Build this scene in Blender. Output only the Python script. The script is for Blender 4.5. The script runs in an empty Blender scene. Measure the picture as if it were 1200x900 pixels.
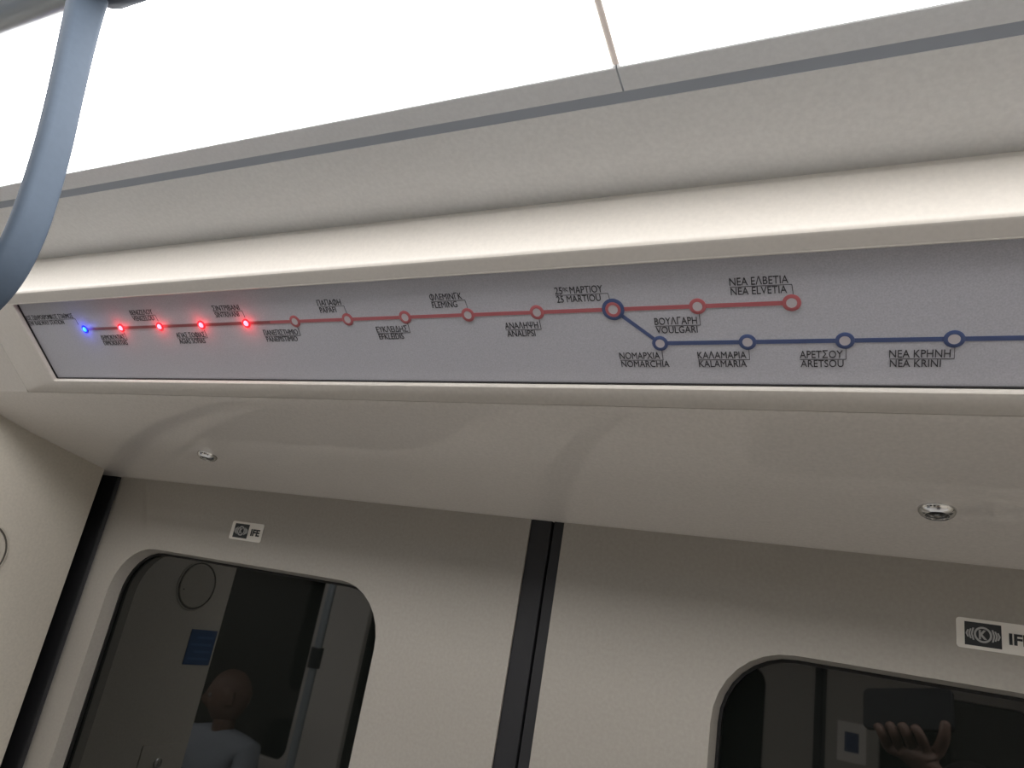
import bpy, bmesh, math, random
from mathutils import Vector, Matrix, Quaternion
random.seed(4)
S = bpy.context.scene
C = S.collection

# ------------------------------------------------------------------ camera, world, exposure
H = 1.75                                   # lens height above the floor
F_PX = 853.3
AX = Vector((0.89357838, 0.01016647, -0.44879208))   # world axes seen in the camera (right, down, forward)
AY = Vector((0.41678813, 0.3525718, 0.83784293))
AZ = Vector((0.16674934, -0.93572954, 0.31081327))
RIGHT = Vector((AX[0], AY[0], AZ[0])).normalized()
UP = -Vector((AX[1], AY[1], AZ[1])).normalized()
FWD = Vector((AX[2], AY[2], AZ[2])).normalized()
cd = bpy.data.cameras.new('camera'); cam = bpy.data.objects.new('camera', cd); C.objects.link(cam)
cd.sensor_width = 36; cd.lens = F_PX / 1200 * 36; cd.clip_start = 0.005; cd.clip_end = 50
M = Matrix((RIGHT, UP, -FWD)).transposed().to_4x4(); M.translation = Vector((0, 0, H))
cam.matrix_world = M
S.camera = cam
w = bpy.data.worlds.new('world'); S.world = w; w.use_nodes = True
w.node_tree.nodes['Background'].inputs[0].default_value = (0.02, 0.02, 0.022, 1)
w.node_tree.nodes['Background'].inputs[1].default_value = 0.3
S.view_settings.view_transform = 'Standard'; S.view_settings.look = 'None'
S.view_settings.gamma = 1; S.view_settings.use_curve_mapping = False
S.view_settings.exposure = 0.0
LIGHT = 6.4                                # brightness of the ceiling light panels

def ray(px, py):
    d = RIGHT * (px - 600) - UP * (py - 450) + FWD * F_PX
    return d

# ------------------------------------------------------------------ materials
def mat(name, col, rough=0.5, metal=0.0, ior=1.45, noise=0.0, nscale=400, emit=None, estr=0, coat=0, bump=0.0):
    m = bpy.data.materials.new(name); m.use_nodes = True
    nt = m.node_tree; b = nt.nodes['Principled BSDF']
    b.inputs['Base Color'].default_value = (*col, 1)
    b.inputs['Roughness'].default_value = rough
    b.inputs['Metallic'].default_value = metal
    b.inputs['IOR'].default_value = ior
    b.inputs['Coat Weight'].default_value = coat
    b.inputs['Coat Roughness'].default_value = 0.05
    if noise or bump:
        tc = nt.nodes.new('ShaderNodeTexCoord'); nz = nt.nodes.new('ShaderNodeTexNoise')
        nz.inputs['Scale'].default_value = nscale; nz.inputs['Detail'].default_value = 3
        nt.links.new(tc.outputs['Object'], nz.inputs['Vector'])
        if noise:
            mr = nt.nodes.new('ShaderNodeMapRange')
            mr.inputs['From Min'].default_value = 0.3; mr.inputs['From Max'].default_value = 0.7
            mr.inputs['To Min'].default_value = 1 - noise; mr.inputs['To Max'].default_value = 1 + noise
            nt.links.new(nz.outputs['Fac'], mr.inputs['Value'])
            vm = nt.nodes.new('ShaderNodeVectorMath'); vm.operation = 'SCALE'
            vm.inputs[0].default_value = col
            nt.links.new(mr.outputs[0], vm.inputs['Scale'])
            nt.links.new(vm.outputs[0], b.inputs['Base Color'])
        if bump:
            bp = nt.nodes.new('ShaderNodeBump'); bp.inputs['Strength'].default_value = bump
            bp.inputs['Distance'].default_value = 0.0006
            nt.links.new(nz.outputs['Fac'], bp.inputs['Height']); nt.links.new(bp.outputs[0], b.inputs['Normal'])
    if emit:
        b.inputs['Emission Color'].default_value = (*emit, 1); b.inputs['Emission Strength'].default_value = estr
    return m

MT = dict(
    door=mat('door_paint', (.36, .335, .295), .42, noise=.05, nscale=260, bump=.08),
    pillar=mat('pillar_paint', (.58, .54, .465), .40, noise=.05, nscale=260, bump=.08),
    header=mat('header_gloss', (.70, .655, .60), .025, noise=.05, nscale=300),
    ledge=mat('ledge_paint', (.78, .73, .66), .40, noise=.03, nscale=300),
    band=mat('band_shade', (.49, .455, .41), .4, noise=.03, nscale=300),  # header strip under the ledge nose, its shade put into the colour
    frame=mat('frame_paint', (.58, .54, .485), .36, noise=.04, nscale=300),
    ceiling=mat('ceiling_paint', (.82, .81, .79), .5, noise=.04, nscale=260),
    trim=mat('trim_aluminium', (.80, .80, .80), .45, noise=.03, nscale=300),
    groove=mat('groove_dark', (.37, .40, .45), .6),
    diffuser=mat('light_diffuser', (.8, .8, .8), .5, emit=(1.0, .985, .985), estr=LIGHT),
    rim=mat('light_rim', (.62, .55, .50), .5),
    rubber=mat('rubber', (.018, .018, .020), .55),
    glass=mat('tinted_glass', (.006, .007, .006), .02, ior=1.75),
    gasket=mat('gasket', (.010, .010, .010), .5),
    panel=mat('display_panel', (.46, .455, .49), .33, noise=.10, nscale=900, ior=1.22),
    red=mat('map_red', (.40, .105, .115), .35),
    dimred=mat('map_red_dark', (.20, .06, .065), .35),
    blue=mat('map_blue', (.055, .08, .185), .35),
    ringfill=mat('map_ring_fill', (.48, .44, .46), .4),
    ink=mat('map_ink', (.035, .033, .038), .5),
    led_red=mat('led_red', (.8, .1, .1), .3, emit=(1.0, .07, .10), estr=9),
    led_red_ring=mat('led_red_ring', (.8, .02, .03), .3, emit=(1.0, .008, .02), estr=.9),
    led_blue=mat('led_blue', (.1, .2, .9), .3, emit=(.02, .30, 1.0), estr=2.4),
    led_blue_ring=mat('led_blue_ring', (.02, .03, .6), .3, emit=(.01, .03, 1.0), estr=.35),
    chrome=mat('chrome', (.75, .75, .74), .12, 1.0),
    lens=mat('lens_dark', (.03, .03, .03), .1),
    sticker=mat('sticker_white', (.80, .765, .70), .4),
    sticker_black=mat('sticker_black', (.022, .024, .027), .35),
    sticker_grey=mat('sticker_grey', (.42, .42, .41), .4),
    handle=mat('handle_plastic', (.078, .105, .145), .7, ior=1.38, noise=.03, nscale=300),
    rail=mat('rail_steel', (.45, .50, .54), .3, .55),
    bluesign=mat('sign_blue', (.035, .10, .26), .4),
    signwhite=mat('sign_white', (.7, .72, .74), .4),
    floor=mat('floor_vinyl', (.55, .55, .55), .5, noise=.25, nscale=160),
    seat=mat('seat_shell', (.055, .08, .16), .45),
    wallp=mat('wall_paint', (.70, .66, .60), .42, noise=.04, nscale=260),
    skin=mat('skin', (.17, .10, .072), .5), shirt=mat('shirt', (.33, .36, .40), .85),
    dark=mat('dark_cloth', (.020, .021, .025), .9), hair=mat('hair', (.012, .010, .009), .6),
    jeans=mat('trousers', (.03, .035, .05), .9), phone=mat('phone_body', (.004, .004, .005), .6), coverline=mat('cover_line', (.11, .10, .085), .6),
    white=mat('eye_white', (.30, .28, .26), .6), signline=mat('sign_line', (.07, .17, .38), .5), shoe=mat('shoe', (.02, .02, .02), .5),
)

# ------------------------------------------------------------------ helpers
def link(name, me, m, parent=None, smooth=False):
    o = bpy.data.objects.new(name, me); C.objects.link(o)
    if m is not None and not me.materials: me.materials.append(m)
    if smooth:
        me.polygons.foreach_set('use_smooth', [True] * len(me.polygons))
        try: me.set_sharp_from_angle(angle=math.radians(38))
        except Exception: pass
    if parent is not None: o.parent = parent
    return o

def from_bm(name, bm, m, parent=None, smooth=False, recalc=True):
    if recalc: bmesh.ops.recalc_face_normals(bm, faces=bm.faces)
    me = bpy.data.meshes.new(name); bm.to_mesh(me); bm.free()
    return link(name, me, m, parent, smooth)

def tag(o, label, cat, group=None, kind=None):
    o['label'] = label; o['category'] = cat
    if group: o['group'] = group
    if kind: o['kind'] = kind
    return o

def empty(name, loc=(0, 0, 0)):
    o = bpy.data.objects.new(name, None); C.objects.link(o); o.location = loc; o.empty_display_size = .05
    return o

def adopt(root, *objs):
    """children were built in world space: keep them there under a root that has a location"""
    for o in objs:
        o.parent = root
        o.matrix_parent_inverse = Matrix.Translation(-root.location)

def box_bm(x0, x1, y0, y1, z0, z1, bev=0.0, seg=2, fn=None):
    bm = bmesh.new()
    r = bmesh.ops.create_cube(bm, size=1)
    for v in bm.verts:
        v.co = Vector(((x0 + x1) / 2 + v.co.x * (x1 - x0), (y0 + y1) / 2 + v.co.y * (y1 - y0), (z0 + z1) / 2 + v.co.z * (z1 - z0)))
    if bev: bmesh.ops.bevel(bm, geom=list(bm.edges), offset=bev, segments=seg, affect='EDGES', profile=.5)
    if fn:
        for v in bm.verts: v.co = fn(v.co)
    return bm

def prism_x(prof, x0, x1, fn=None):
    """closed YZ profile (heights relative to the lens) extruded along X"""
    bm = bmesh.new()
    a = [bm.verts.new((x0, y, z + H)) for y, z in prof]; b = [bm.verts.new((x1, y, z + H)) for y, z in prof]
    n = len(prof)
    for i in range(n): bm.faces.new((a[i], a[(i + 1) % n], b[(i + 1) % n], b[i]))
    bm.faces.new(a); bm.faces.new(b[::-1])
    if fn:
        for v in bm.verts: v.co = fn(v.co)
    return bm

def rrect(x0, x1, z0, z1, r, k=8):
    pts = []
    for (cx, cz, a0) in ((x1 - r, z1 - r, 0), (x0 + r, z1 - r, 90), (x0 + r, z0 + r, 180), (x1 - r, z0 + r, 270)):
        for i in range(k + 1):
            a = math.radians(a0 + 90 * i / k); pts.append((cx + r * math.cos(a), cz + r * math.sin(a)))
    return pts

def loops_bm(loops, closed_ring=False, cap0=False, cap1=False):
    bm = bmesh.new(); L = [[bm.verts.new(p) for p in lp] for lp in loops]; n = len(L[0])
    rng = range(len(L)) if closed_ring else range(len(L) - 1)
    for i in rng:
        A, B = L[i], L[(i + 1) % len(L)]
        for j in range(n): bm.faces.new((A[j], A[(j + 1) % n], B[(j + 1) % n], B[j]))
    if cap0: bm.faces.new(L[0])
    if cap1: bm.faces.new(L[-1][::-1])
    return bm

def frame_mat(o, ex, ey, ez):
    m = Matrix((ex, ey, ez)).transposed().to_4x4(); m.translation = o; return m

def lathe_bm(prof, mtx, n=32, cap_end=False):
    """(radius, height) profile about the local Z of mtx"""
    loops = []
    for r, h in prof:
        loops.append([mtx @ Vector((r * math.cos(2 * math.pi * i / n), r * math.sin(2 * math.pi * i / n), h)) for i in range(n)])
    return loops_bm(loops, cap0=True, cap1=cap_end)

def tube_bm(pts, radii, n=14, caps=True):
    pts = [Vector(p) for p in pts]; loops = []
    up = Vector((0, 0, 1)); prev = None
    for i, p in enumerate(pts):
        d = (pts[min(i + 1, len(pts) - 1)] - pts[max(i - 1, 0)]).normalized()
        if prev is None:
            a = d.cross(up if abs(d.z) < .9 else Vector((1, 0, 0))).normalized()
        else:
            a = (prev - d * prev.dot(d)).normalized()
        prev = a; b = d.cross(a); r = radii[i] if isinstance(radii, (list, tuple)) else radii
        loops.append([p + a * r * math.cos(2 * math.pi * j / n) + b * r * math.sin(2 * math.pi * j / n) for j in range(n)])
    return loops_bm(loops, cap0=caps, cap1=caps)

# ------------------------------------------------------------------ measures of the car (Y, Z relative to the lens)
D = 0.80                        # lens to door face
CX = -0.349                     # middle of the doorway
PA = Vector((.4432, .2568)); PT = Vector((.75844682, -.65173493)); PN = Vector((-.65173493, -.75844682))
def pp(v, out=0.0):             # point of the display plane: v metres down from the opening's top edge, out metres proud
    q = PA + PT * v + PN * out; return (q.x, q.y)
FE = pp(.120)                   # front edge of the soffit
SE = (D, .124)                  # soffit meets the doors
SB = (.655, .124 + .165 * .145)     # where the soffit starts to bend upwards
def soffit(s):
    y = FE[0] + (SE[0] - FE[0]) * s
    if y >= SB[0]: return (y, .124 + .165 * (D - y))
    x0, z0 = FE; x1, z1 = SB; dx = x1 - x0; m0 = -.36 * dx; m1 = -.165 * dx; s = (y - x0) / dx
    h = ((2*s**3 - 3*s**2 + 1) * z0 + (s**3 - 2*s**2 + s) * m0 + (-2*s**3 + 3*s**2) * z1 + (s**3 - s**2) * m1)
    return (y, h)
def soffit_normal(s):
    a = soffit(max(s - .01, 0)); b = soffit(min(s + .01, 1)); t = Vector((0, b[0] - a[0], b[1] - a[1])).normalized()
    n = Vector((0, t.z, -t.y)); return n if n.z < 0 else -n
X0, X1 = -6.2, 3.4              # length of car that is built
PILX = -1.130; PILX2 = 2 * CX - PILX
YMID = -0.45                    # centre line of the car
SHIFT = 0.16
def opp(co): return Vector((co.x + SHIFT if False else co.x, 2 * YMID - co.y, co.z))
ident = None
FN = {'front': None, 'back': opp}

# ------------------------------------------------------------------ shell
LEDGE = [(.4470, .3196), (.4455, .3125), (.4412, .3122), (.4405, .3117), (.4401, .3104), (.4393, .3060), (.4327, .2722), (.4320, .2690), (.4321, .2674), (.4330, .2657)]
def header_profile():
    p = list(LEDGE)
    p += [pp(-.0122), pp(-.0112), pp(-.002), pp(-.002, -.010), pp(.1190, -.010), pp(.1190, -.0004), (FE[0] + .002, FE[1] - .0005)]
    p += [soffit(s) for s in [i / 28 for i in range(1, 29)]]
    p += [(D + .05, .124), (D + .05, .33), (.47, .33)]
    return p
GREY0 = (.3685, .3356); GREY1 = (.486, .3125)
TR0 = (.3430, .3408); TR1 = (.3598, .3373)
LI0 = (-.10, .3408 + .2714 * (.3430 + .10))
SEAM = -0.1497; PANL = 1.45

fl = from_bm('floor', box_bm(X0, X1, -2.0, 1.1, -.05, 0), MT['floor']); tag(fl, 'speckled dark grey vinyl floor of the train car', 'floor', kind='structure')

PL = ['furthest left along the car', 'third to the left of the seam', 'second to the left of the seam', 'directly left of the seam over the branching stop',
      'directly right of the seam over the branching stop', 'second to the right of the seam', 'furthest right along the car']
trim_no = [0]
def trim_name(): trim_no[0] += 1; return 'trim_%d' % trim_no[0]
for side in ('front', 'back'):
    f = FN[side]
    sx = 0 if side == 'front' else SHIFT
    where = 'above the doors with the lit route map' if side == 'front' else 'above the doors on the far side of the car'
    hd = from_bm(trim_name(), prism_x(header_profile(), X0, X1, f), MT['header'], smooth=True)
    # ledge, body and soffit share one moulding; upward-facing nose gets the paler paint, the strip under it a painted-in shade
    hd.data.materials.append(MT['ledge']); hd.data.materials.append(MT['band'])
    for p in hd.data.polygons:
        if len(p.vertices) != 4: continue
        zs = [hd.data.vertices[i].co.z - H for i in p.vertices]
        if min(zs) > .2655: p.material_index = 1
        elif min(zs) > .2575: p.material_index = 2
    tag(hd, 'grey beige door header with pale ledge and glossy sloping soffit ' + where, 'door header', kind='structure')
    # grey ceiling slope, groove, aluminium trim
    g = from_bm(trim_name(), prism_x([GREY0, GREY1, (.486, .335), (.40, .352), (.366, .352)], X0, X1, f), MT['ceiling'])
    tag(g, 'long plain grey ceiling cove strip ' + ('over the lit route map ledge' if side == 'front' else 'on the far side of the car'), 'ceiling strip', kind='structure')
    g = from_bm(trim_name(), prism_x([(TR1[0] + .0001, TR1[1] + .0004), (GREY0[0] - .0001, GREY0[1] + .0004), (GREY0[0] - .0001, .352), (TR1[0] + .0001, .352)], X0, X1, f), MT['groove'])
    tag(g, 'narrow dark blue-grey groove line beside the ceiling light ' + ('over the route map' if side == 'front' else 'on the far side of the car'), 'groove', kind='structure')
    if side == 'back': continue
    k = 0
    x = SEAM - PANL * 4
    while x < X1 - .2:
        xe = min(x + PANL, X1)
        dz = Vector((0, 0, 0))
        tr = from_bm('trim', prism_x([TR0, TR1, (TR1[0], .3445), (TR0[0] - .012, .3520), (TR0[0] - .006, TR0[1] + .0060)], x + .0006, xe - .0006, f), MT['trim'])
        tr.name = trim_name()
        tag(tr, 'aluminium edge trim of the ceiling light, ' + PL[k], 'light trim', 'ceiling light trims', 'structure')
        root = empty('ceiling_light', (x + PANL / 2, (f(Vector((0, .2, 0))).y if f else .2), H + .40))
        di = from_bm('diffuser', prism_x([(TR0[0] - .0002, TR0[1] + .0006), LI0, (LI0[0], LI0[1] + .01), (TR0[0], TR0[1] + .01)], x + .0026, xe - .0026, f), MT['diffuser'])
        r1 = from_bm('end_rim', prism_x([(TR0[0] - .001, TR0[1] + .0016), LI0, (LI0[0], LI0[1] + .014), (TR0[0], TR0[1] + .014)], x, x + .0026, f), MT['rim'])
        r2 = from_bm('end_rim', prism_x([(TR0[0] - .001, TR0[1] + .0016), LI0, (LI0[0], LI0[1] + .014), (TR0[0], TR0[1] + .014)], xe - .0026, xe, f), MT['rim'])
        adopt(root, di, r1, r2)
        tag(root, 'glowing white ceiling light panel, ' + PL[k], 'ceiling light', 'ceiling light panels')
        x += PANL; k += 1

ce = from_bm('ceiling', prism_x([(LI0[0] - .0005, LI0[1] - .002), (2 * YMID - LI0[0], LI0[1] - .002), (2 * YMID - GREY0[0] + .002, GREY0[1] + .001), (2 * YMID - GREY0[0] + .002, GREY0[1] + .012), (2 * YMID - LI0[0], LI0[1] + .012), (LI0[0] - .0005, LI0[1] + .012)], X0, X1), MT['ceiling'])
tag(ce, 'plain grey ceiling beyond the light panels, out of view', 'ceiling', kind='structure')
cr = from_bm('ceiling', prism_x([(1.1, .47), (1.1, .52), (-2.0, .52), (-2.0, .47)], X0, X1), MT['groove']); cr.name = 'ceiling_roof'
tag(cr, 'dark roof shell above the ceiling panels', 'roof', kind='structure')
for nm, xa, xb, lb in (('wall_left', X0 - .05, X0, 'left along the train'), ('wall_right', X1, X1 + .05, 'right along the train')):
    o = from_bm(nm, box_bm(xa, xb, -2.0, 1.1, 0, H + .5), MT['wallp']); tag(o, 'plain end wall closing the car far to the ' + lb, 'wall', kind='structure')

# side walls, pillars beside the doorway, windows of the seating bays
BAYY = .545
win_no = [0]
def wall_with_hole(name, x0, x1, z0, z1, hx0, hx1, hz0, hz1, y0, y1, m, f):
    A = rrect(x0, x1, z0, z1, .002); B = rrect(hx0, hx1, hz0, hz1, .07); Bc = rrect(hx0 + .004, hx1 - .004, hz0 + .004, hz1 - .004, .066)
    lp = [[Vector((x, y1, z)) for x, z in A], [Vector((x, y0, z)) for x, z in A], [Vector((x, y0, z)) for x, z in B],
          [Vector((x, y0 + .004, z)) for x, z in Bc], [Vector((x, y1, z)) for x, z in Bc]]
    if f: lp = [[f(p) for p in l] for l in lp]
    return from_bm(name, loops_bm(lp, closed_ring=True), m, smooth=True)

for side in ('front', 'back'):
    f = FN[side]; sx = 0 if side == 'front' else SHIFT
    pl, pr = PILX + sx, PILX2 + sx
    zt = H + .21
    fs = 'lit route map side' if side == 'front' else 'far side'
    for (xa, xb, ha, hb, nm, lb) in ((X0, -2.34, -4.35, -2.52, 'wall_front' if side == 'front' else 'wall_back', 'furthest left'), (-2.34, pl - .06, -2.22, pl - .25, 'wall_front_panel' if side == 'front' else 'wall_back_panel', 'next to')):
        bw = wall_with_hole(nm, xa, xb, 0, zt, ha, hb, .95, 1.88, BAYY, BAYY + .05, MT['wallp'], f)
        tag(bw, 'beige seating bay wall %s the doorway, %s' % (lb + (' of' if lb[0] == 'f' else ''), fs), 'wall', kind='structure')
        win_no[0] += 1
        wp = from_bm('window_%d' % win_no[0], box_bm(ha - .01, hb + .01, BAYY + .03, BAYY + .04, .94, 1.89, fn=f), MT['glass']); tag(wp, 'dark bay window pane %s the doorway, %s' % (lb + (' of' if lb[0] == 'f' else ''), fs), 'window', kind='structure')
    bw = from_bm('wall_front_bay' if side == 'front' else 'wall_back_bay', box_bm(pr + .06, X1, BAYY, BAYY + .05, 0, zt, fn=f), MT['wallp'])
    tag(bw, 'beige seating bay wall right of the doorway, ' + fs, 'wall', kind='structure')
    for (xa, xb, lr) in ((pl - .06, pl, 'left'), (pr, pr + .06, 'right')):
        bm = box_bm(xa, xb, BAYY - .008, D - .027, 0, zt, bev=.006, fn=f)
        o = from_bm('wall_pillar_' + ('front_' if side == 'front' else 'back_') + lr, bm, MT['pillar'], smooth=True)
        tag(o, 'smooth beige door pillar at the %s edge of the doorway, %s' % (lr, fs), 'pillar', kind='structure')
    # dark rubber backing in the gap beside and behind the leaves
    bk = from_bm('wall_pocket_' + side, box_bm(pl - .10, pr + .10, D + .035, D + .05, 0, H + .2, fn=f), MT['rubber'])
    tag(bk, 'black backing behind the sliding door leaves, ' + fs, 'door pocket', kind='structure')

# ------------------------------------------------------------------ sliding doors
door_no = [0]
def door(side, mirror, label):
    f = FN[side]; sx = 0 if side == 'front' else SHIFT
    def P(x, y, z):
        x = 2 * CX - x if mirror else x
        p = Vector((x + sx, y, z)); return f(p) if f else p
    door_no[0] += 1
    root = empty('door_%d' % door_no[0], P(-.75, D + .01, 0)); tag(root, label, 'door', kind='structure')
    xl, xr = -1.134, -.3707
    z0, z1 = .02, H + .20
    hx0, hx1, hz0, hz1 = -1.335 * D, -.6925 * D, .80, H + .0235 * D
    r = .075; c = .0036; dep = .030 * D
    def lp(a, y): return [P(x, y, z) for x, z in a]
    loops = [lp(rrect(xl - .012, xr, z0, z1, .002), D + .03), lp(rrect(xl - .012, xr, z0, z1, .002), D + .024)]
    for i in range(1, 6):      # rolled edge next to the pillar
        a = math.radians(90 * i / 5)
        loops.append(lp(rrect(xl - .012 + .040 * (1 - math.cos(a)), xr, z0, z1, .002), D + .024 - .024 * math.sin(a)))
    loops += [lp(rrect(hx0, hx1, hz0, hz1, r), D), lp(rrect(hx0 + c, hx1 - c, hz0 + c, hz1 - c, r - c), D + dep * .9),
              lp(rrect(hx0 + c, hx1 - c, hz0 + c, hz1 - c, r - c), D + .03)]
    leaf = from_bm('leaf', loops_bm(loops, closed_ring=True), MT['door'], smooth=True)
    g0 = rrect(hx0 + c, hx1 - c, hz0 + c, hz1 - c, r - c); g1 = rrect(hx0 + c + .003, hx1 - c - .003, hz0 + c + .003, hz1 - c - .003, r - c - .003)
    gk = from_bm('gasket', loops_bm([lp(g0, D + dep), lp(g0, D + dep - .004), lp(g1, D + dep - .004), lp(g1, D + dep)], closed_ring=True), MT['gasket'], smooth=True)
    gl = from_bm('window_pane', loops_bm([lp(rrect(hx0 - .01, hx1 + .01, hz0 - .01, hz1 + .01, r), D + .0285), lp(g0, D + dep + .001)], cap0=True, cap1=True), MT['glass'])
    sl0, sl1 = (xr, -.3440) if not mirror else (xr, 2 * CX + .3412)
    b = box_bm(sl0, sl1, D + .002, D + .03, z0, z1, bev=.0012, seg=2)
    for v in b.verts: v.co = P(v.co.x, v.co.y, v.co.z)
    se = from_bm('rubber_seal', b, MT['rubber'])
    b = box_bm(xl - .055, xl + .004, D + .0015, D + .0285, z0, z1, bev=.010, seg=4)
    for v in b.verts: v.co = P(v.co.x, v.co.y, v.co.z)
    s2 = from_bm('edge_seal', b, MT['rubber'])
    adopt(root, leaf, gl, se, s2); adopt(gl, gk)
    return root
door('front', False, 'left grey sliding door leaf with rounded dark window below the route map')
door('front', True, 'right grey sliding door leaf with rounded dark window below the route map')
door('back', False, 'left sliding door leaf on the far side of the car')
door('back', True, 'right sliding door leaf on the far side of the car')

# ------------------------------------------------------------------ route map display
def panel_pt(u, v, out=0.0):
    q = pp(v, out); return Vector((u, q[0], q[1] + H))
EX, EV, EN = Vector((1, 0, 0)), Vector((0, PT.x, PT.y)), Vector((0, PN.x, PN.y))
GL = -.006                       # map face sits this far behind the frame face
U0, U1 = -.917, .190; V1 = .1013
disp = empty('route_map_display', panel_pt((U0 + U1) / 2, V1, 0))
tag(disp, 'long grey metro route map with red and blue lines above the doors', 'route map')
def fl_loop(u0, u1, v0, v1, r, out): return [panel_pt(u, v, out) for u, v in rrect(u0, u1, v0, v1, r, 4)]
fo = (U0 - .068, U1 + .068, -.0019, .1186)
fr = from_bm('frame', loops_bm([fl_loop(*fo, .004, -.0095), fl_loop(*fo, .004, -.0003), fl_loop(fo[0] + .0004, fo[1] - .0004, fo[2] + .0003, fo[3] - .0004, .004, .0000),
        fl_loop(U0 - .0009, U1 + .0009, -.0007, V1 + .0009, .0028, .0000), fl_loop(U0, U1, 0, V1, .002, -.0008), fl_loop(U0, U1, 0, V1, .002, -.0095)], closed_ring=True), MT['frame'], smooth=True)
gs = from_bm('gasket', loops_bm([fl_loop(U0 - .004, U1 + .004, -.004, V1 + .004, .002, GL - .002), fl_loop(U0 - .004, U1 + .004, -.004, V1 + .004, .002, GL + .0014),
        fl_loop(U0 + .0015, U1 - .0015, .0004, V1 - .0012, .002, GL + .0014), fl_loop(U0 + .0015, U1 - .0015, .0004, V1 - .0012, .002, GL - .002)], closed_ring=True), MT['gasket'])
pn = from_bm('map_panel', loops_bm([fl_loop(U0 - .003, U1 + .003, -.003, V1 + .003, .002, GL - .0028), fl_loop(U0 - .003, U1 + .003, -.003, V1 + .003, .002, GL)], cap0=True, cap1=True), MT['panel'])
adopt(disp, fr, gs, pn)

def fascia(u0, u1, f, lb):
    q = [pp(-.0019, -.0098), pp(-.0019, 0), pp(.1187, 0), pp(.1187, -.0098)]
    o = from_bm('trim', prism_x(q, u0, u1, f), MT['frame']); o.name = trim_name(); tag(o, lb, 'fascia', kind='structure')
fascia(X0, fo[0] - .0002, None, 'plain beige header fascia left of the route map')
fascia(fo[1] + .0002, X1, None, 'plain beige header fascia right of the route map')
fascia(X0, X1, opp, 'plain beige header fascia on the far side of the car')

def strip_obj(name, pts, width, m, out=.0004, base=None):
    """flat printed band along (u, v) points"""
    base = base or panel_pt
    bm = bmesh.new(); L = []
    for i, (u, v) in enumerate(pts):
        a = Vector(pts[max(i - 1, 0)]); b = Vector(pts[min(i + 1, len(pts) - 1)]); d = (b - a).normalized(); n = Vector((-d.y, d.x)) * width / 2
        L.append([base(u + n.x, v + n.y, GL + out), base(u - n.x, v - n.y, GL + out), base(u - n.x, v - n.y, GL), base(u + n.x, v + n.y, GL)])
    V = [[bm.verts.new(p) for p in l] for l in L]
    for i in range(len(V) - 1):
        for j in range(4): bm.faces.new((V[i][j], V[i][(j + 1) % 4], V[i + 1][(j + 1) % 4], V[i + 1][j]))
    bm.faces.new(V[0][::-1]); bm.faces.new(V[-1])
    return from_bm(name, bm, m)

ST = .06353; UA = -.8152; VR = .0366; VB = .0657; UB = -.1472
W_R = .0031
adopt(disp, strip_obj('red_line', [(UA + 4.5 * ST, VR), (UA + 12 * ST, VR)], W_R, MT['red']),
      strip_obj('red_line', [(UA, VR), (UA + 4.5 * ST, VR)], W_R, MT['dimred']),
      strip_obj('blue_line', [(UA + 10 * ST, VR), (UB, VB), (UB + 4.45 * ST, VB)], .0032, MT['blue'], out=.0003))

def ring_obj(name, u, v, ro, ri, m, h=.0007, base=GL, n=36):
    c = panel_pt(u, v, base); mt = frame_mat(c, EX, -EV, EN)
    prof = [(ro, 0), (ro, h * .7), (ro - .0003, h), (ri + .0002, h), (ri, h * .7), (ri, 0)]
    loops = [[mt @ Vector((r * math.cos(2 * math.pi * i / n), r * math.sin(2 * math.pi * i / n), z)) for i in range(n)] for r, z in prof]
    return from_bm(name, loops_bm(loops, closed_ring=True), m, smooth=True)
def disc_obj(name, u, v, r, m, h, base=GL, dome=False, n=28):
    c = panel_pt(u, v, base); mt = frame_mat(c, EX, -EV, EN)
    prof = [(r, 0), (r, h)] if not dome else [(r, 0), (r * .94, h * .5), (r * .7, h * .85), (r * .3, h)]
    loops = [[mt @ Vector((q * math.cos(2 * math.pi * i / n), q * math.sin(2 * math.pi * i / n), z)) for i in range(n)] for q, z in prof]
    return from_bm(name, loops_bm(loops, cap0=True, cap1=True), m, smooth=True)

LOOKALIKE = str.maketrans('ΑΒΕΖΗΙΚΜΝΟΡΤΥΧ', 'ABEZHIKMNOPTYX')   # same shapes, cleaner outlines
def raw_text(s, bold):
    cu = bpy.data.curves.new('text', 'FONT'); cu.body = s; cu.size = 1; cu.resolution_u = 4
    cu.offset = bold
    o = bpy.data.objects.new('text', cu); C.objects.link(o)
    me = bpy.data.meshes.new_from_object(o)
    bpy.data.objects.remove(o)
    return me
def xspan(s):
    me = raw_text(s, 0); xs = [v.co.x for v in me.vertices]; ys = [v.co.y for v in me.vertices]; bpy.data.meshes.remove(me)
    return min(xs), max(xs), min(ys), max(ys)
def text_mesh(s, cap, xs=1.0, depth=.0002, bold=0.0):
    s = s.translate(LOOKALIKE); body = s.replace('Φ', 'O')
    me = raw_text(body, bold)
    if 'Φ' in s:                                   # phi: a round O crossed by an upright
        o0, o1, y0, y1 = xspan('O'); i0, i1, *_ = xspan('I')
        bm = bmesh.new(); bm.from_mesh(me)
        for i, ch in enumerate(s):
            if ch == 'Φ':
                cx = xspan(body[:i + 1])[1] - (o1 - o0) / 2; hw = (i1 - i0) / 2
                bm.faces.new([bm.verts.new(p) for p in ((cx - hw, y0 - .05, 0), (cx + hw, y0 - .05, 0), (cx + hw, y1 + .05, 0), (cx - hw, y1 + .05, 0))])
        bm.to_mesh(me); bm.free()
    return me
def ref_cap():
    me = text_mesh('H', 1); ys = [v.co.y for v in me.vertices]; return max(ys) - min(ys)
CAP = ref_cap()
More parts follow.
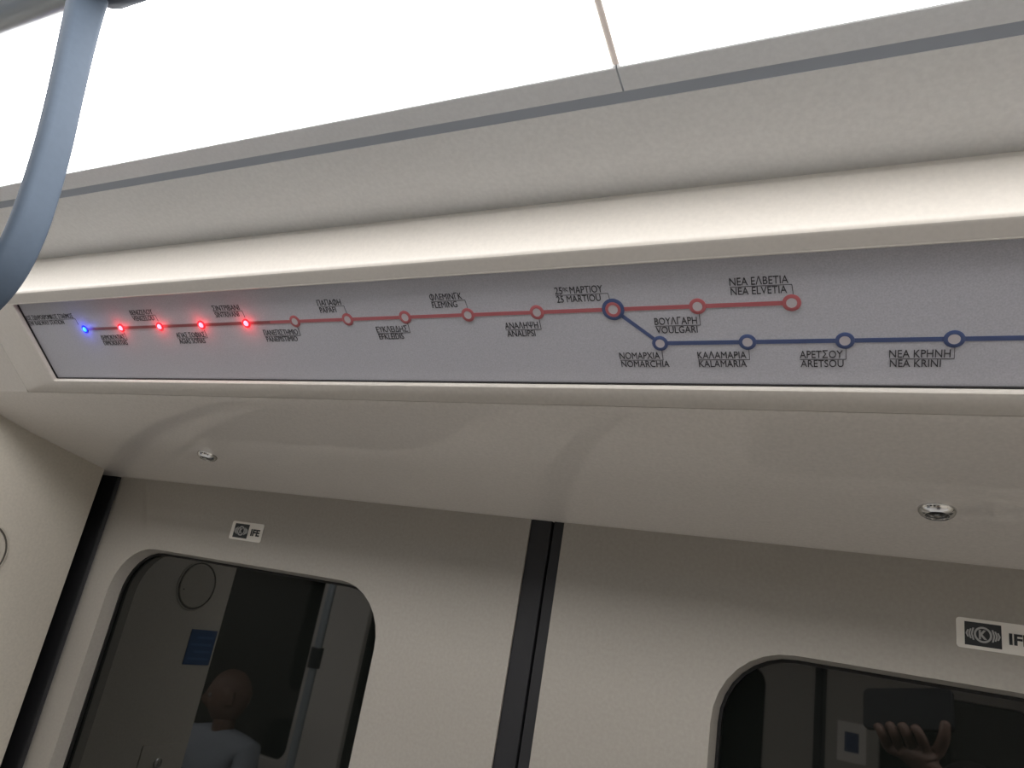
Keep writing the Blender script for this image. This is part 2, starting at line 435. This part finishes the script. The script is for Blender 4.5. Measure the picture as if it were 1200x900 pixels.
def text_obj(name, s, org, ex, ey, ez, cap, width=None, m=None, align='L', xs=1.0, bold=0.0):
    me = text_mesh(s, cap, bold=bold); k = cap / CAP
    xsn = [v.co.x for v in me.vertices]; x0, x1 = min(xsn), max(xsn); nat = (x1 - x0) * k
    sx = (width / nat) if width else xs
    for v in me.vertices:
        x = (v.co.x - x0) * k * sx
        if align == 'R': x -= nat * sx
        if align == 'C': x -= nat * sx / 2
        v.co = org + ex * x + ey * (v.co.y * k) + ez * .0003
    bm = bmesh.new(); bm.from_mesh(me); bpy.data.meshes.remove(me)
    ret = bmesh.ops.extrude_face_region(bm, geom=list(bm.faces))
    for g in ret['geom']:
        if isinstance(g, bmesh.types.BMVert): g.co += ez * -.0003
    o = from_bm(name, bm, m); return o, nat * sx

SUP = {}
XS = .83
def label(station_u, v_st, r, above, greek, latin, width, cap=.0056):
    """name over a thin rule over the transliteration, with a leader to the stop"""
    tb = .0222 if above else v_st + .0131
    if not above and v_st < .05: tb = VR + .0138
    rule = tb + .0011; lb = tb + .0070
    ul = station_u - .0015 - width; ue = station_u + .0006
    ez = EN
    if greek.startswith('25'):
        for tx, a, wdt, cp, up_ in (('25', 0, .0064, cap, 0), ('ης', .0071, .0038, .0034, .0024), ('ΜΑΡΤΙΟΥ', .0126, .0264, cap, 0)):
            o, _ = text_obj('station_name', tx, panel_pt(ul + a, tb - up_, GL), EX, -EV, EN, cp, wdt, MT['ink'], bold=0); adopt(disp, o)
    else:
        o, _ = text_obj('station_name', greek, panel_pt(ul, tb, GL), EX, -EV, EN, cap, width, MT['ink'], bold=0); adopt(disp, o)
    me_l, wl = text_obj('station_name', latin, panel_pt(ul + .0004, lb, GL), EX, -EV, EN, cap * .96, None, MT['ink'], xs=XS * .98, bold=0)
    adopt(disp, me_l)
    if above: leader = [(ue, rule), (ue + .0006, v_st - r)]
    else: leader = [(ue, v_st + r), (ue, rule)]
    ru = strip_obj('label_rule', [(ul, rule), (ue, rule)], .00035, MT['ink'], out=.00025)
    ld = strip_obj('label_leader', leader, .00035, MT['ink'], out=.00025)
    adopt(disp, ru, ld)
names = [
    (True, 'ΝΕΟΣ ΣΙΔΗΡΟΔΡΟΜΙΚΟΣ ΣΤΑΘΜΟΣ', 'NEW RAILWAY STATION', .094),
    (False, 'ΔΗΜΟΚΡΑΤΙΑΣ', 'DIMOKRATIAS', .0415),
    (True, 'ΒΕΝΙΖΕΛΟΥ', 'VENIZELOU', .036),
    (False, 'ΑΓΙΑΣ ΣΟΦΙΑΣ', 'AGIAS SOFIAS', .0430),
    (True, 'ΣΙΝΤΡΙΒΑΝΙ', 'SINTRIVANI', .0370),
    (False, 'ΠΑΝΕΠΙΣΤΗΜΙΟ', 'PANEPISTIMIO', .0440),
    (True, 'ΠΑΠΑΦΗ', 'PAPAFI', .0275),
    (False, 'ΕΥΚΛΕΙΔΗΣ', 'EFKLEIDIS', .0335),
    (True, 'ΦΛΕΜΙΝΓΚ', 'FLEMING', .0315),
    (False, 'ΑΝΑΛΗΨΗ', 'ANALIPSI', .0300),
    (True, '25ης ΜΑΡΤΙΟΥ', '25 MARTIOU', .0407),
    (False, 'ΒΟΥΛΓΑΡΗ', 'VOULGARI', .0315),
    (True, 'ΝΕΑ ΕΛΒΕΤΙΑ', 'NEA ELVETIA', .0385)]
for k, (ab, gr, la, wd) in enumerate(names):
    u = UA + k * ST
    if k == 0: label(u - .009, VR, .006, ab, gr, la, wd)
    elif k == 10: label(u - .0027, VR, .0085, ab, gr, la, wd)
    else: label(u, VR, .006, ab, gr, la, wd)
    if k <= 4:
        red = k > 0
        rg = ring_obj('station_ring', u, VR, .0048, .0029, MT['led_red_ring' if red else 'led_blue_ring'], .0009)
        ld = disc_obj('station_led', u, VR, .0029, MT['led_red' if red else 'led_blue'], .0022, dome=True)
        rg['label'] = 'lit red stop ring' if red else 'lit blue stop ring'; ld['label'] = 'glowing red stop lamp' if red else 'glowing blue stop lamp'
        adopt(disp, rg); adopt(rg, ld)
        lt = bpy.data.lights.new('led_glow', 'POINT'); lt.color = (1, .03, .05) if red else (.06, .09, 1)
        lt.energy = .0085 if red else .0085; lt.shadow_soft_size = .0035
        lo = bpy.data.objects.new('led_glow', lt); C.objects.link(lo); lo.location = panel_pt(u, VR, GL + .0066)
        adopt(disp, lo)
    elif k == 10:
        rg = ring_obj('interchange_ring', u, VR, .0088, .0060, MT['blue'], .0007); adopt(disp, rg)
        adopt(rg, ring_obj('station_ring', u, VR, .0061, .0037, MT['red'], .0008), disc_obj('ring_centre', u, VR, .0038, MT['ringfill'], .0006))
    else:
        rg = ring_obj('station_ring', u, VR, .0061, .0034, MT['red']); adopt(disp, rg); adopt(rg, disc_obj('ring_centre', u, VR, .0036, MT['ringfill'], .0006))
for k, (gr, la, wd) in enumerate([('ΝΟΜΑΡΧΙΑ', 'NOMARCHIA', .0320), ('ΚΑΛΑΜΑΡΙΑ', 'KALAMARIA', .0350), ('ΑΡΕΤΣΟΥ', 'ARETSOU', .0275), ('ΝΕΑ ΚΡΗΝΗ', 'NEA KRINI', .0352), (None, None, 0)]):
    u = UB + k * ST
    if k < 4: label(u, VB, .006, False, gr, la, wd)
    rg = ring_obj('station_ring', u, VB, .0061, .0034, MT['blue']); adopt(disp, rg); adopt(rg, disc_obj('ring_centre', u, VB, .0036, MT['ringfill'], .0006))

# ------------------------------------------------------------------ indicator lamps in the soffit
def s_from_ratio(q):
    lo, hi = 0.0, 1.0
    for _ in range(40):
        mid = (lo + hi) / 2; y, z = soffit(mid)
        if z / y > q: lo = mid
        else: hi = mid
    return lo
def soffit_lamp(px, py, r, label_):
    d = ray(px, py); s = s_from_ratio(d.z / d.y); y, z = soffit(s); x = d.x / d.y * y
    n = soffit_normal(s); c = Vector((x, y, z + H)); ey = n.cross(EX).normalized()
    mt = frame_mat(c, EX, ey, n)
    root = empty('indicator_lamp', c); tag(root, label_, 'indicator lamp', 'door indicator lamps')
    b = from_bm('bezel', loops_bm([[mt @ Vector((q * math.cos(2 * math.pi * i / 36), q * math.sin(2 * math.pi * i / 36), h)) for i in range(36)]
        for q, h in ((r, -.002), (r, .0012), (r * .95, .0030), (r * .86, .0048), (r * .72, .0060), (r * .62, .0056), (r * .58, .003), (r * .58, -.002))], closed_ring=True), MT['chrome'], smooth=True)
    l = from_bm('lens', lathe_bm([(r * .60, -.001), (r * .58, .0034), (r * .4, .0046), (r * .15, .0052)], mt, 28, True), MT['lens'], smooth=True)
    scw = from_bm('lens_hub', lathe_bm([(r * .20, .0045), (r * .20, .0058), (r * .15, .0062)], mt, 16, True), MT['chrome'], smooth=True)
    adopt(root, b, l, scw)
soffit_lamp(243.5, 533, .0132, 'small round chrome indicator lamp in the soffit above the left door window')
soffit_lamp(1098, 597, .0140, 'small round chrome indicator lamp in the soffit near the right edge of the photo')

# ------------------------------------------------------------------ stickers on the doors
def sticker(x, z, label_):
    root = empty('door_sticker', (x, D, z)); tag(root, label_, 'sticker', 'door maker stickers')
    W, Hh = .062, .0262
    ez = Vector((0, -1, 0)); eu = EX; ev = Vector((0, 0, 1)); o0 = Vector((x, D - .0004, z))
    def q(a, b, h=0): return o0 + eu * a + ev * b + ez * h
    def poly(name, pts, m, h0, h1):
        return from_bm(name, loops_bm([[q(a, b, h0) for a, b in pts], [q(a, b, h1) for a, b in pts]], cap0=True, cap1=True), m)
    parts = [poly('plate', rrect(0, W, -Hh, 0, .003, 5), MT['sticker'], -.0002, .0004)]
    lx0, lx1, lz0, lz1 = .0065, .0345, -.0232, -.0030
    parts.append(poly('logo_field', [(lx0, lz0), (lx1, lz0), (lx1, lz1), (lx0, lz1)], MT['sticker_black'], .0002, .0006))
    cx, cz = (lx0 + lx1) / 2, (lz0 + lz1) / 2; n = 28
    def cir(r): return [(cx + r * math.cos(2 * math.pi * i / n), cz + r * math.sin(2 * math.pi * i / n)) for i in range(n)]
    parts.append(from_bm('logo_ring', loops_bm([[q(a, b, h) for a, b in cir(r)] for r, h in ((.0069, .0005), (.0069, .0009), (.0053, .0009), (.0053, .0005))], closed_ring=True), MT['sticker_grey']))
    t, _ = text_obj('logo_letter', 'K', q(cx, cz - .0036, .0007), eu, ev, ez, .0072, .0064, MT['sticker_grey'], 'C', bold=.045); parts.append(t)
    for s in (-1, 1):
        for i in range(3):
            b0 = .0066 + i * .0020; hh = .0052 - i * .0010
            bend = .0022
            pts = [(cx + s * b0, cz - hh), (cx + s * (b0 + .0013), cz - hh), (cx + s * (b0 + .0013 + bend * .6), cz), (cx + s * (b0 + .0013), cz + hh), (cx + s * b0, cz + hh), (cx + s * (b0 + bend * .6), cz)]
            parts.append(poly('logo_chevron', pts, MT['sticker_grey'], .0005, .0009))
    t, _ = text_obj('sticker_text', 'IFE', q(.0400, -.0178, .0005), eu, ev, ez, .0088, .0170, MT['sticker_black'], bold=.035); parts.append(t)
    adopt(root, parts[0], parts[1], parts[-1]); adopt(parts[1], *parts[2:-1])
sticker(-1.058 * D, H + .0960 * D, 'small white and black door maker sticker above the left window')
sticker(.0822 * D, H + .0945 * D, 'small white and black door maker sticker above the right window')

# ------------------------------------------------------------------ pillar fittings
cc = Vector((PILX, .625, H - .028)); mt = frame_mat(cc, Vector((0, 1, 0)), Vector((0, 0, 1)), Vector((1, 0, 0)))
cov = empty('round_cover', cc); tag(cov, 'round beige access cover in the door pillar at the left edge', 'access cover')
def circ_loops(prof, n=44): return [[mt @ Vector((r * math.cos(2 * math.pi * i / n), r * math.sin(2 * math.pi * i / n), h)) for i in range(n)] for r, h in prof]
adopt(cov, from_bm('rim_groove', loops_bm(circ_loops([(.0425, -.001), (.0425, .0003), (.0395, .0003), (.0395, -.001)]), closed_ring=True), MT['coverline']),
      from_bm('cover_plate', loops_bm(circ_loops([(.0395, -.001), (.0395, .0012), (.0385, .0022), (.03, .0022)]), cap0=True, cap1=True), MT['pillar'], smooth=True),
      from_bm('outer_lip', loops_bm(circ_loops([(.045, -.001), (.045, .0008), (.0440, .0014), (.0425, .0014), (.0425, -.001)]), closed_ring=True), MT['pillar'], smooth=True))
mt2 = frame_mat(Vector((PILX, .6545, H - .037)), Vector((0, 1, 0)), Vector((0, 0, 1)), Vector((1, 0, 0)))
adopt(cov, from_bm('pin_hole', lathe_bm([(.0012, .002), (.0012, .0034)], mt2, 10, True), MT['gasket']))
bs = empty('blue_sign', (PILX, .545, H - .135)); tag(bs, 'small square blue notice on the door pillar, mirrored in the left window', 'notice')
adopt(bs, from_bm('plate', box_bm(PILX - .0002, PILX + .0012, .545, .607, H - .166, H - .104), MT['bluesign']))
for i in range(4): adopt(bs, from_bm('text_bar', box_bm(PILX + .0010, PILX + .0015, .551, .600 - .01 * (i % 2), H - .1575 + i * .0125, H - .1535 + i * .0125), MT['signline']))
lk = empty('pillar_lock', (PILX, .60, H - .36)); tag(lk, 'flat rectangular lock plate low on the door pillar, mirrored in the left window', 'lock plate')
adopt(lk, from_bm('plate', box_bm(PILX - .0005, PILX + .002, .56, .64, H - .42, H - .30, bev=.0015), MT['pillar'], smooth=True),
      from_bm('key_barrel', lathe_bm([(.008, 0), (.008, .005), (.006, .006)], frame_mat(Vector((PILX, .60, H - .33)), Vector((0, 1, 0)), Vector((0, 0, 1)), Vector((1, 0, 0))), 20, True), MT['chrome'], smooth=True))

# ------------------------------------------------------------------ overhead rails and hanging handles
RY, RZ = .159, .3052
def rail(y, label_):
    root = empty('grab_rail', (-1.6, y, H + RZ)); tag(root, label_, 'grab rail', 'overhead grab rails')
    parts = [from_bm('tube', tube_bm([(X0 + .3, y, H + RZ), (X1 - .3, y, H + RZ)], .0180, 24), MT['rail'], smooth=True)]
    for x in (-4.6, -2.9, -1.25, .6, 2.2):
        yi = y if y > -.45 else 2 * YMID - y
        zc = .34152 + .2714 * (.34208 - yi)
        parts.append(from_bm('bracket', tube_bm([(x, y, H + RZ + .005), (x, y, H + zc + .004)], .011, 14), MT['rail'], smooth=True))
    adopt(root, *parts)
rail(RY, 'blue-grey overhead grab rail in the top left corner')
rail(2 * YMID - RY, 'overhead grab rail on the far side of the car')

hp = [(-.385, .318), (-.3815, .286), (-.3735, .254), (-.3630, .219), (-.3515, .180), (-.3450, .150), (-.3425, .128), (-.3450, .110), (-.3540, .096), (-.3700, .088), (-.3950, .085)]
hc = -.460
def catmull(pts, sub=5):
    out = []
    for i in range(len(pts) - 1):
        p0, p1, p2, p3 = (Vector(pts[max(i - 1, 0)]), Vector(pts[i]), Vector(pts[i + 1]), Vector(pts[min(i + 2, len(pts) - 1)]))
        for k in range(sub):
            t = k / sub
            out.append(.5 * ((2 * p1) + (-p0 + p2) * t + (2*p0 - 5*p1 + 4*p2 - p3) * t*t + (-p0 + 3*p1 - 3*p2 + p3) * t**3))
    out.append(Vector(pts[-1])); return out
def make_handle(label_):
    full = hp + [(2 * hc - x, z) for x, z in hp[::-1]]
    c = catmull(full)
    root = empty('hanging_handle', (hc, RY, H + RZ)); tag(root, label_, 'hanging handle', 'hanging handles on the grab rails')
    th = .0042
    loops = []
    for i, p in enumerate(c):
        wy = .0078 + .0030 * max(0, (p.y - .20) / .11) ** 1.5; prof = rrect(-th, th, -wy, wy, .0032, 4)
        d = (c[min(i + 1, len(c) - 1)] - c[max(i - 1, 0)]).normalized(); nx = Vector((-d.y, d.x))
        loops.append([Vector((p.x + nx.x * a, RY + b, H + p.y + nx.y * a)) for a, b in prof])
    lo = from_bm('loop', loops_bm(loops, cap0=True, cap1=True), MT['handle'], smooth=True)
    xa, xb = 2 * hc + .349, -.349
    parts = [lo]
    for (p, q) in ((xa, xa + .036), (xb - .040, xb)):
        parts.append(from_bm('sleeve', tube_bm([(p, RY, H + RZ), (p + .0008, RY, H + RZ), (p + .004, RY, H + RZ), (q - .004, RY, H + RZ), (q - .0008, RY, H + RZ), (q, RY, H + RZ)], [.0205, .0225, .0248, .0248, .0225, .0205], 28), MT['handle'], smooth=True))
    adopt(root, *parts)
    return root
hroot = make_handle('blue-grey plastic hanging handle in the top left corner')
def dup_handle(dx, y, label_):
    r = hroot.copy(); C.objects.link(r); r.location = (hroot.location.x + dx, y, hroot.location.z); r['label'] = label_
    for ch in list(hroot.children):
        c = ch.copy(); C.objects.link(c); c.parent = r; c.matrix_parent_inverse = ch.matrix_parent_inverse.copy()
for i, dx in enumerate((-1.6, -2.3)):
    dup_handle(dx, RY, ('first' if i == 0 else 'second') + ' hanging handle beyond the left edge on the near rail')
for i, dx in enumerate((-2.6, -1.7, .1)):
    dup_handle(dx, 2 * YMID - RY, ('leftmost', 'middle', 'rightmost')[i] + ' hanging handle on the far side rail')

# ------------------------------------------------------------------ far side furniture seen in the window reflections
YB = 2 * YMID - BAYY        # inner face of the far bay wall
def seat(x, label_):
    root = empty('bench_seat', (x, YB + .25, 0)); tag(root, label_, 'seat', 'far side bench seats')
    s = from_bm('seat_shell', box_bm(x - .22, x + .22, YB + .02, YB + .44, .355, .395, bev=.015), MT['seat'], smooth=True)
    b = box_bm(x - .22, x + .22, YB + .02, YB + .05, .395, .88, bev=.012)
    b_ = from_bm('backrest', b, MT['seat'], smooth=True)
    p = from_bm('support', box_bm(x - .03, x + .03, YB + .005, YB + .34, .29, .357, bev=.006), MT['rail'], smooth=True)
    q = from_bm('leg', box_bm(x - .025, x + .025, YB + .28, YB + .33, 0, .292, bev=.006), MT['rail'], smooth=True)
    adopt(root, s, b_, p, q)
for i, x in enumerate((-3.62, -3.16, -2.70, -2.24)):
    seat(x, ['seat furthest left on the far side bench', 'empty seat left of the seated man', 'seat under the seated man', 'seat right of the seated man'][i])
po = empty('stanchion_pole', (-2.075, YB + .50, 0)); tag(po, 'vertical grab pole near the far side seats, mirrored in the left window', 'pole')
adopt(po, from_bm('tube', tube_bm([(-2.075, YB + .50, 0), (-2.075, YB + .50, H + .40)], .017, 18), MT['rail'], smooth=True),
      from_bm('floor_flange', lathe_bm([(.045, 0), (.045, .006), (.02, .02)], Matrix.Translation((-2.075, YB + .50, 0)), 24, True), MT['rail'], smooth=True),
      from_bm('clamp', tube_bm([(-2.075, YB + .50, H - .30), (-2.075, YB + .50, H - .22)], .026, 18), MT['rubber'], smooth=True))
ps = empty('wall_notice', (-.10, 2 * YMID - D, H - .17)); tag(ps, 'small framed notice on the far door, mirrored in the right window', 'notice')
yd = 2 * YMID - D
adopt(ps, from_bm('plate', box_bm(-.125, -.025, yd - .0002, yd + .0012, H - .27, H - .13), MT['wallp']),
      from_bm('picture', box_bm(-.10, -.05, yd + .0008, yd + .0020, H - .235, H - .165), MT['seat']))

# ------------------------------------------------------------------ people
def skin_mesh(name, nodes, edges, m, parent=None, root=0, sub=2):
    """nodes: (position, radius) ; grown with Skin + Subdivision"""
    me = bpy.data.meshes.new(name); me.from_pydata([tuple(n[0]) for n in nodes], edges, [])
    o = bpy.data.objects.new(name, me); C.objects.link(o); me.materials.append(m)
    md = o.modifiers.new('skin', 'SKIN'); md.use_smooth_shade = True; md.branch_smoothing = .4
    if not me.skin_vertices: me.skin_vertices.new()
    sv = me.skin_vertices[0].data
    for i, n in enumerate(nodes):
        r = n[1]; sv[i].radius = (r, r) if not isinstance(r, tuple) else r
        sv[i].use_root = (i == root)
    sd = o.modifiers.new('sub', 'SUBSURF'); sd.levels = sub; sd.render_levels = sub
    if parent is not None: adopt(parent, o)
    return o
def ellip(name, c, rad, m, rot=None, n=16):
    bm = bmesh.new(); bmesh.ops.create_uvsphere(bm, u_segments=n * 2, v_segments=n, radius=1)
    q = rot or Matrix.Identity(3)
    for v in bm.verts: v.co = Vector(c) + q @ Vector((v.co.x * rad[0], v.co.y * rad[1], v.co.z * rad[2]))
    return from_bm(name, bm, m, smooth=True)
def head_bm(c, face, scale=1.0):
    """head with brow, eye sockets, nose, lips, chin and ears; face = direction looked at"""
    face = Vector(face).normalized(); side = face.cross(Vector((0, 0, 1))).normalized(); up = side.cross(face).normalized()
    bm = bmesh.new(); bmesh.ops.create_uvsphere(bm, u_segments=40, v_segments=28, radius=1)
    def g(a, b, s): return math.exp(-((a * a + b * b) / (s * s)))
    for v in bm.verts:
        x, y, z = v.co.x, v.co.y, v.co.z           # y toward face, x side, z up
        w_ = .076 * (1 - .22 * max(0, -z) ** 1.3); dpt = .098 * (1 - .12 * max(0, -z)); hz = .118
        if y < 0: dpt *= 1.02 - .25 * max(0, -z)
        P = Vector((x * w_, y * dpt, z * hz))
        if y > 0:
            P.y += .026 * g(x * 1.6, z + .16, .17) + .012 * g(x * 1.3, z - .02, .14)     # nose tip and bridge
            P.y -= .011 * (g(x - .38, z - .06, .17) + g(x + .38, z - .06, .17))            # sockets
            P.y += .006 * g(x * .6, z - .26, .15)                                         # brow
            P.y += .007 * g(x * .8, z + .45, .12) - .004 * g(x * .6, z + .455, .035)       # lips
            P.y += .012 * g(x, z + .80, .22)                                              # chin
        if abs(x) > .93 and -.25 < z < .25 and abs(y) < .3: P.x += math.copysign(.014, x); P.y -= .006
        v.co = Vector(c) + (side * P.x + face * P.y + up * P.z) * scale
    return bm, face, side, up

def person(name, label_, base, face, head_c, nodes, edges, skin_nodes, skin_edges, top_mat, leg_nodes, leg_edges, hair, hand_sets, root_loc):
    root = empty(name, root_loc); tag(root, label_, 'person')
    bm, fd, sd, ud = head_bm(head_c, face)
    # one body mesh: head, neck, arms and hands joined
    tmp = skin_mesh('tmp_skin', skin_nodes, skin_edges, MT['skin'])
    objs = [tmp] + [skin_mesh('tmp_hand', hn, he, MT['skin']) for hn, he in hand_sets]
    bpy.context.view_layer.update(); dg = bpy.context.evaluated_depsgraph_get()
    for t in objs:
        ev = t.evaluated_get(dg); me = ev.to_mesh(); bm.from_mesh(me); ev.to_mesh_clear()
    for t in objs: bpy.data.objects.remove(t)
    body = from_bm('body', bm, MT['skin'], smooth=True); adopt(root, body)
    hc_ = Vector(head_c)
    for s in (-1, 1):
        adopt(root, ellip('eye', hc_ + sd * (s * .029) + fd * .083 + ud * .008, (.0105, .0105, .0105), MT['white'], n=8))
        adopt(root, ellip('iris', hc_ + sd * (s * .029) + fd * .0915 + ud * .008, (.005, .005, .005), MT['hair'], n=6))
    top = skin_mesh('shirt' if top_mat == 'shirt' else 'jacket', nodes, edges, MT[top_mat], root)
    skin_mesh('trousers', leg_nodes, leg_edges, MT['jeans'], root)
    if hair:
        hb, *_ = head_bm(hc_, face, 1.0)
        for v in list(hb.verts):
            p = v.co - hc_
            y, z = p.dot(fd), p.dot(ud)
            if z < .02 + .62 * y and not (y < -.02 and z > -.07): hb.verts.remove(v); continue
        for v in hb.verts:
            p = v.co - hc_; v.co = hc_ + p * 1.085
        o = from_bm('hair', hb, MT['hair'], smooth=True); adopt(root, o)
        sm = o.modifiers.new('solid', 'SOLIDIFY'); sm.thickness = .012
    return root

# seated man across the aisle, turned a little along the car
mx, my = -2.70, YB + .24
hd_c = Vector((mx + .02, my + .05, 1.225))
fc = Vector((-.75, .62, -.12))
sh = [((mx, my, .56), .125), ((mx, my + .0, .72), .13), ((mx, my + .01, .90), .145), ((mx + .01, my + .02, 1.03), .115), ((mx + .012, my + .025, 1.10), .066),
      ((mx - .165, my + .02, 1.03), .068), ((mx - .205, my + .07, .78), .056), ((mx - .20, my + .13, .70), .052),
      ((mx + .185, my + .02, 1.03), .068), ((mx + .225, my + .07, .78), .056), ((mx + .22, my + .13, .70), .052)]
she = [(0, 1), (1, 2), (2, 3), (3, 4), (3, 5), (5, 6), (6, 7), (3, 8), (8, 9), (9, 10)]
skn = [((mx + .01, my + .02, .98), .055), ((mx + .015, my + .035, 1.09), .054), ((mx + .018, my + .045, 1.17), .056)]
ske = [(0, 1), (1, 2)]
def relaxed_hand(wr, el, s):
    """forearm from elbow to wrist, palm on the thigh, five bent fingers"""
    wr = Vector(wr); el = Vector(el); d = (wr - el).normalized(); side = Vector((0, 0, 1)).cross(d).normalized() * s; dn = Vector((0, 0, -1))
    n = [(el, .043), ((el + wr) / 2, .037), (wr, .026), (wr + d * .035, (.034, .018)), (wr + d * .075, (.040, .016))]
    e = [(0, 1), (1, 2), (2, 3), (3, 4)]
    for k, (off, ln) in enumerate(((-.030, .062), (-.010, .075), (.011, .080), (.031, .070))):
        b = wr + d * .085 + side * off; i = len(n)
        n += [(b, .0092), (b + d * ln * .45 + dn * .004, .0088), (b + d * ln * .75 + dn * .020, .0080), (b + d * ln * .92 + dn * .036, .0068)]
        e += [(4, i), (i, i + 1), (i + 1, i + 2), (i + 2, i + 3)]
    i = len(n); b = wr + d * .032 + side * .034
    n += [(b, .0115), (b + d * .03 + side * .016 + dn * .006, .0100), (b + d * .058 + side * .018 + dn * .014, .0080)]
    e += [(3, i), (i, i + 1), (i + 1, i + 2)]
    return n, e
hs = [relaxed_hand((mx - .15, my + .36, .635), (mx - .20, my + .13, .70), 1), relaxed_hand((mx + .17, my + .36, .635), (mx + .22, my + .13, .70), -1)]
lg = [((mx, my, .54), .135), ((mx - .10, my + .06, .53), .095), ((mx - .13, my + .42, .53), .070), ((mx - .13, my + .44, .28), .060), ((mx - .13, my + .43, .08), .048),
      ((mx + .11, my + .06, .53), .095), ((mx + .15, my + .42, .53), .070), ((mx + .15, my + .44, .28), .060), ((mx + .15, my + .43, .08), .048)]
lge = [(0, 1), (1, 2), (2, 3), (3, 4), (0, 5), (5, 6), (6, 7), (7, 8)]
man = person('person', 'seated man with shaved head and pale grey shirt, mirrored in the left window', None, fc, hd_c, sh, she, skn, ske, 'shirt', lg, lge, False, hs, (mx, my, 0))
def shoe(x, y, parent, dirv):
    d = Vector(dirv).normalized(); s = Vector((-d.y, d.x, 0))
    bm = box_bm(-.045, .045, -.09, .17, 0, .085, bev=.03, seg=3)
    for v in bm.verts:
        k = max(0, (v.co.y - .02) / .15); v.co.z *= 1 - .45 * min(k, 1)
        v.co = Vector((x, y, 0)) + s * v.co.x + d * v.co.y + Vector((0, 0, v.co.z))
    o = from_bm('shoe', bm, MT['shoe'], smooth=True); adopt(parent, o)
shoe(mx - .13, my + .43, man, (0, 1, 0)); shoe(mx + .15, my + .43, man, (0, 1, 0))

# the photographer, standing behind the lens and holding the phone
cen = Vector((0, 0, H))
ph0 = cen - FWD * .012 + RIGHT * .052 - UP * .028          # centre of the phone's back
phm = frame_mat(ph0, RIGHT, UP, FWD)
phone = empty('phone', ph0); tag(phone, 'dark phone held by the photographer, mirrored in the right window', 'phone')
def phl(w_, h_, r, z): return [phm @ Vector((a, b, z)) for a, b in rrect(-w_, w_, -h_, h_, r, 5)]
adopt(phone, from_bm('body', loops_bm([phl(.078, .036, .010, -.010), phl(.080, .038, .011, -.008), phl(.080, .038, .011, -.002), phl(.078, .036, .010, 0)], cap0=True, cap1=True), MT['phone'], smooth=True))
pcx = Vector((.24, -.42, 0))                                # where the photographer stands
fdir = Vector((-.42, .90, .10))
hcn = Vector((.185, -.345, 1.515))
# right hand: fingers across the phone's back, thumb on its edge
R_, U_, F_ = RIGHT, UP, FWD
palm = ph0 + R_ * .018 - U_ * .078 - F_ * .012
wrist = palm + R_ * .035 - U_ * .055 - F_ * .03
elbow = Vector((.36, -.26, 1.36)); shoulder_r = Vector((.37, -.33, 1.44)); 
elbow = Vector((.36, -.16, 1.34))
gn = [(elbow, .044), ((elbow + wrist) / 2, .038), (wrist, .027), (palm + R_ * .012 - U_ * .018, (.032, .020)), (palm, (.036, .018))]
ge = [(0, 1), (1, 2), (2, 3), (3, 4)]
for k, (off, ln) in enumerate(((.018, .046), (-.004, .053), (-.026, .055), (-.047, .047))):
    b = palm + R_ * (off - .004) + U_ * .006 + F_ * .010; i = len(gn)
    gn += [(b, .0098), (b + F_ * .020 + U_ * .018, .0094), (b + F_ * .022 + U_ * (.018 + ln * .32) - R_ * .008, .0086), (b + F_ * .010 + U_ * (.012 + ln * .42) - R_ * .016, .0074)]
    ge += [(4, i), (i, i + 1), (i + 1, i + 2), (i + 2, i + 3)]
i = len(gn); b = palm + R_ * .030 + U_ * .006
gn += [(b, .0120), (b + R_ * .016 + U_ * .026 + F_ * .012, .0105), (b + R_ * .020 + U_ * .052 + F_ * .014, .0085)]
ge += [(4, i), (i, i + 1), (i + 1, i + 2)]
sh = [((pcx.x, pcx.y, 0.843), .15), ((pcx.x, pcx.y, 1.000), .14), ((pcx.x - .003, pcx.y + .01, 1.160), .15), ((pcx.x - .005, pcx.y + .015, 1.280), .10), ((pcx.x - .01, pcx.y + .02, 1.335), .066),
      ((pcx.x + .165, pcx.y + .075, 1.255), .072), (elbow, .064), (elbow.lerp(wrist, .5), .056),
      ((pcx.x - .165, pcx.y - .065, 1.255), .072), ((pcx.x - .215, pcx.y - .05, 0.980), .056), ((pcx.x - .20, pcx.y + .07, 0.800), .045), (elbow.lerp(wrist, .92), .047)]
she = [(0, 1), (1, 2), (2, 3), (3, 4), (3, 5), (5, 6), (6, 7), (3, 8), (8, 9), (9, 10), (7, 11)]
skn = [((pcx.x - .01, pcx.y + .02, 1.280), .055), ((pcx.x - .02, pcx.y + .035, 1.360), .052), ((pcx.x - .04, pcx.y + .055, 1.440), .054)]
lg = [((pcx.x, pcx.y, 0.817), .15), ((pcx.x - .10, pcx.y - .03, 0.740), .095), ((pcx.x - .11, pcx.y - .02, 0.413), .066), ((pcx.x - .11, pcx.y - .05, 0.077), .050),
      ((pcx.x + .10, pcx.y + .03, 0.740), .095), ((pcx.x + .12, pcx.y + .05, 0.413), .066), ((pcx.x + .13, pcx.y + .03, 0.077), .050)]
lge = [(0, 1), (1, 2), (2, 3), (0, 4), (4, 5), (5, 6)]
lh = relaxed_hand((pcx.x - .185, pcx.y + .10, .74), (pcx.x - .205, pcx.y + .03, .89), 1)
pm = person('person', 'photographer in dark clothes holding up a phone, mirrored in the right window', None, fdir, hcn, sh, she, skn, ske, 'dark', lg, lge, True, [(gn, ge), lh], (pcx.x, pcx.y, 0))
shoe(pcx.x - .11, pcx.y - .05, pm, (-.42, .9, 0)); shoe(pcx.x + .13, pcx.y + .03, pm, (-.42, .9, 0))
bpy.context.view_layer.update()
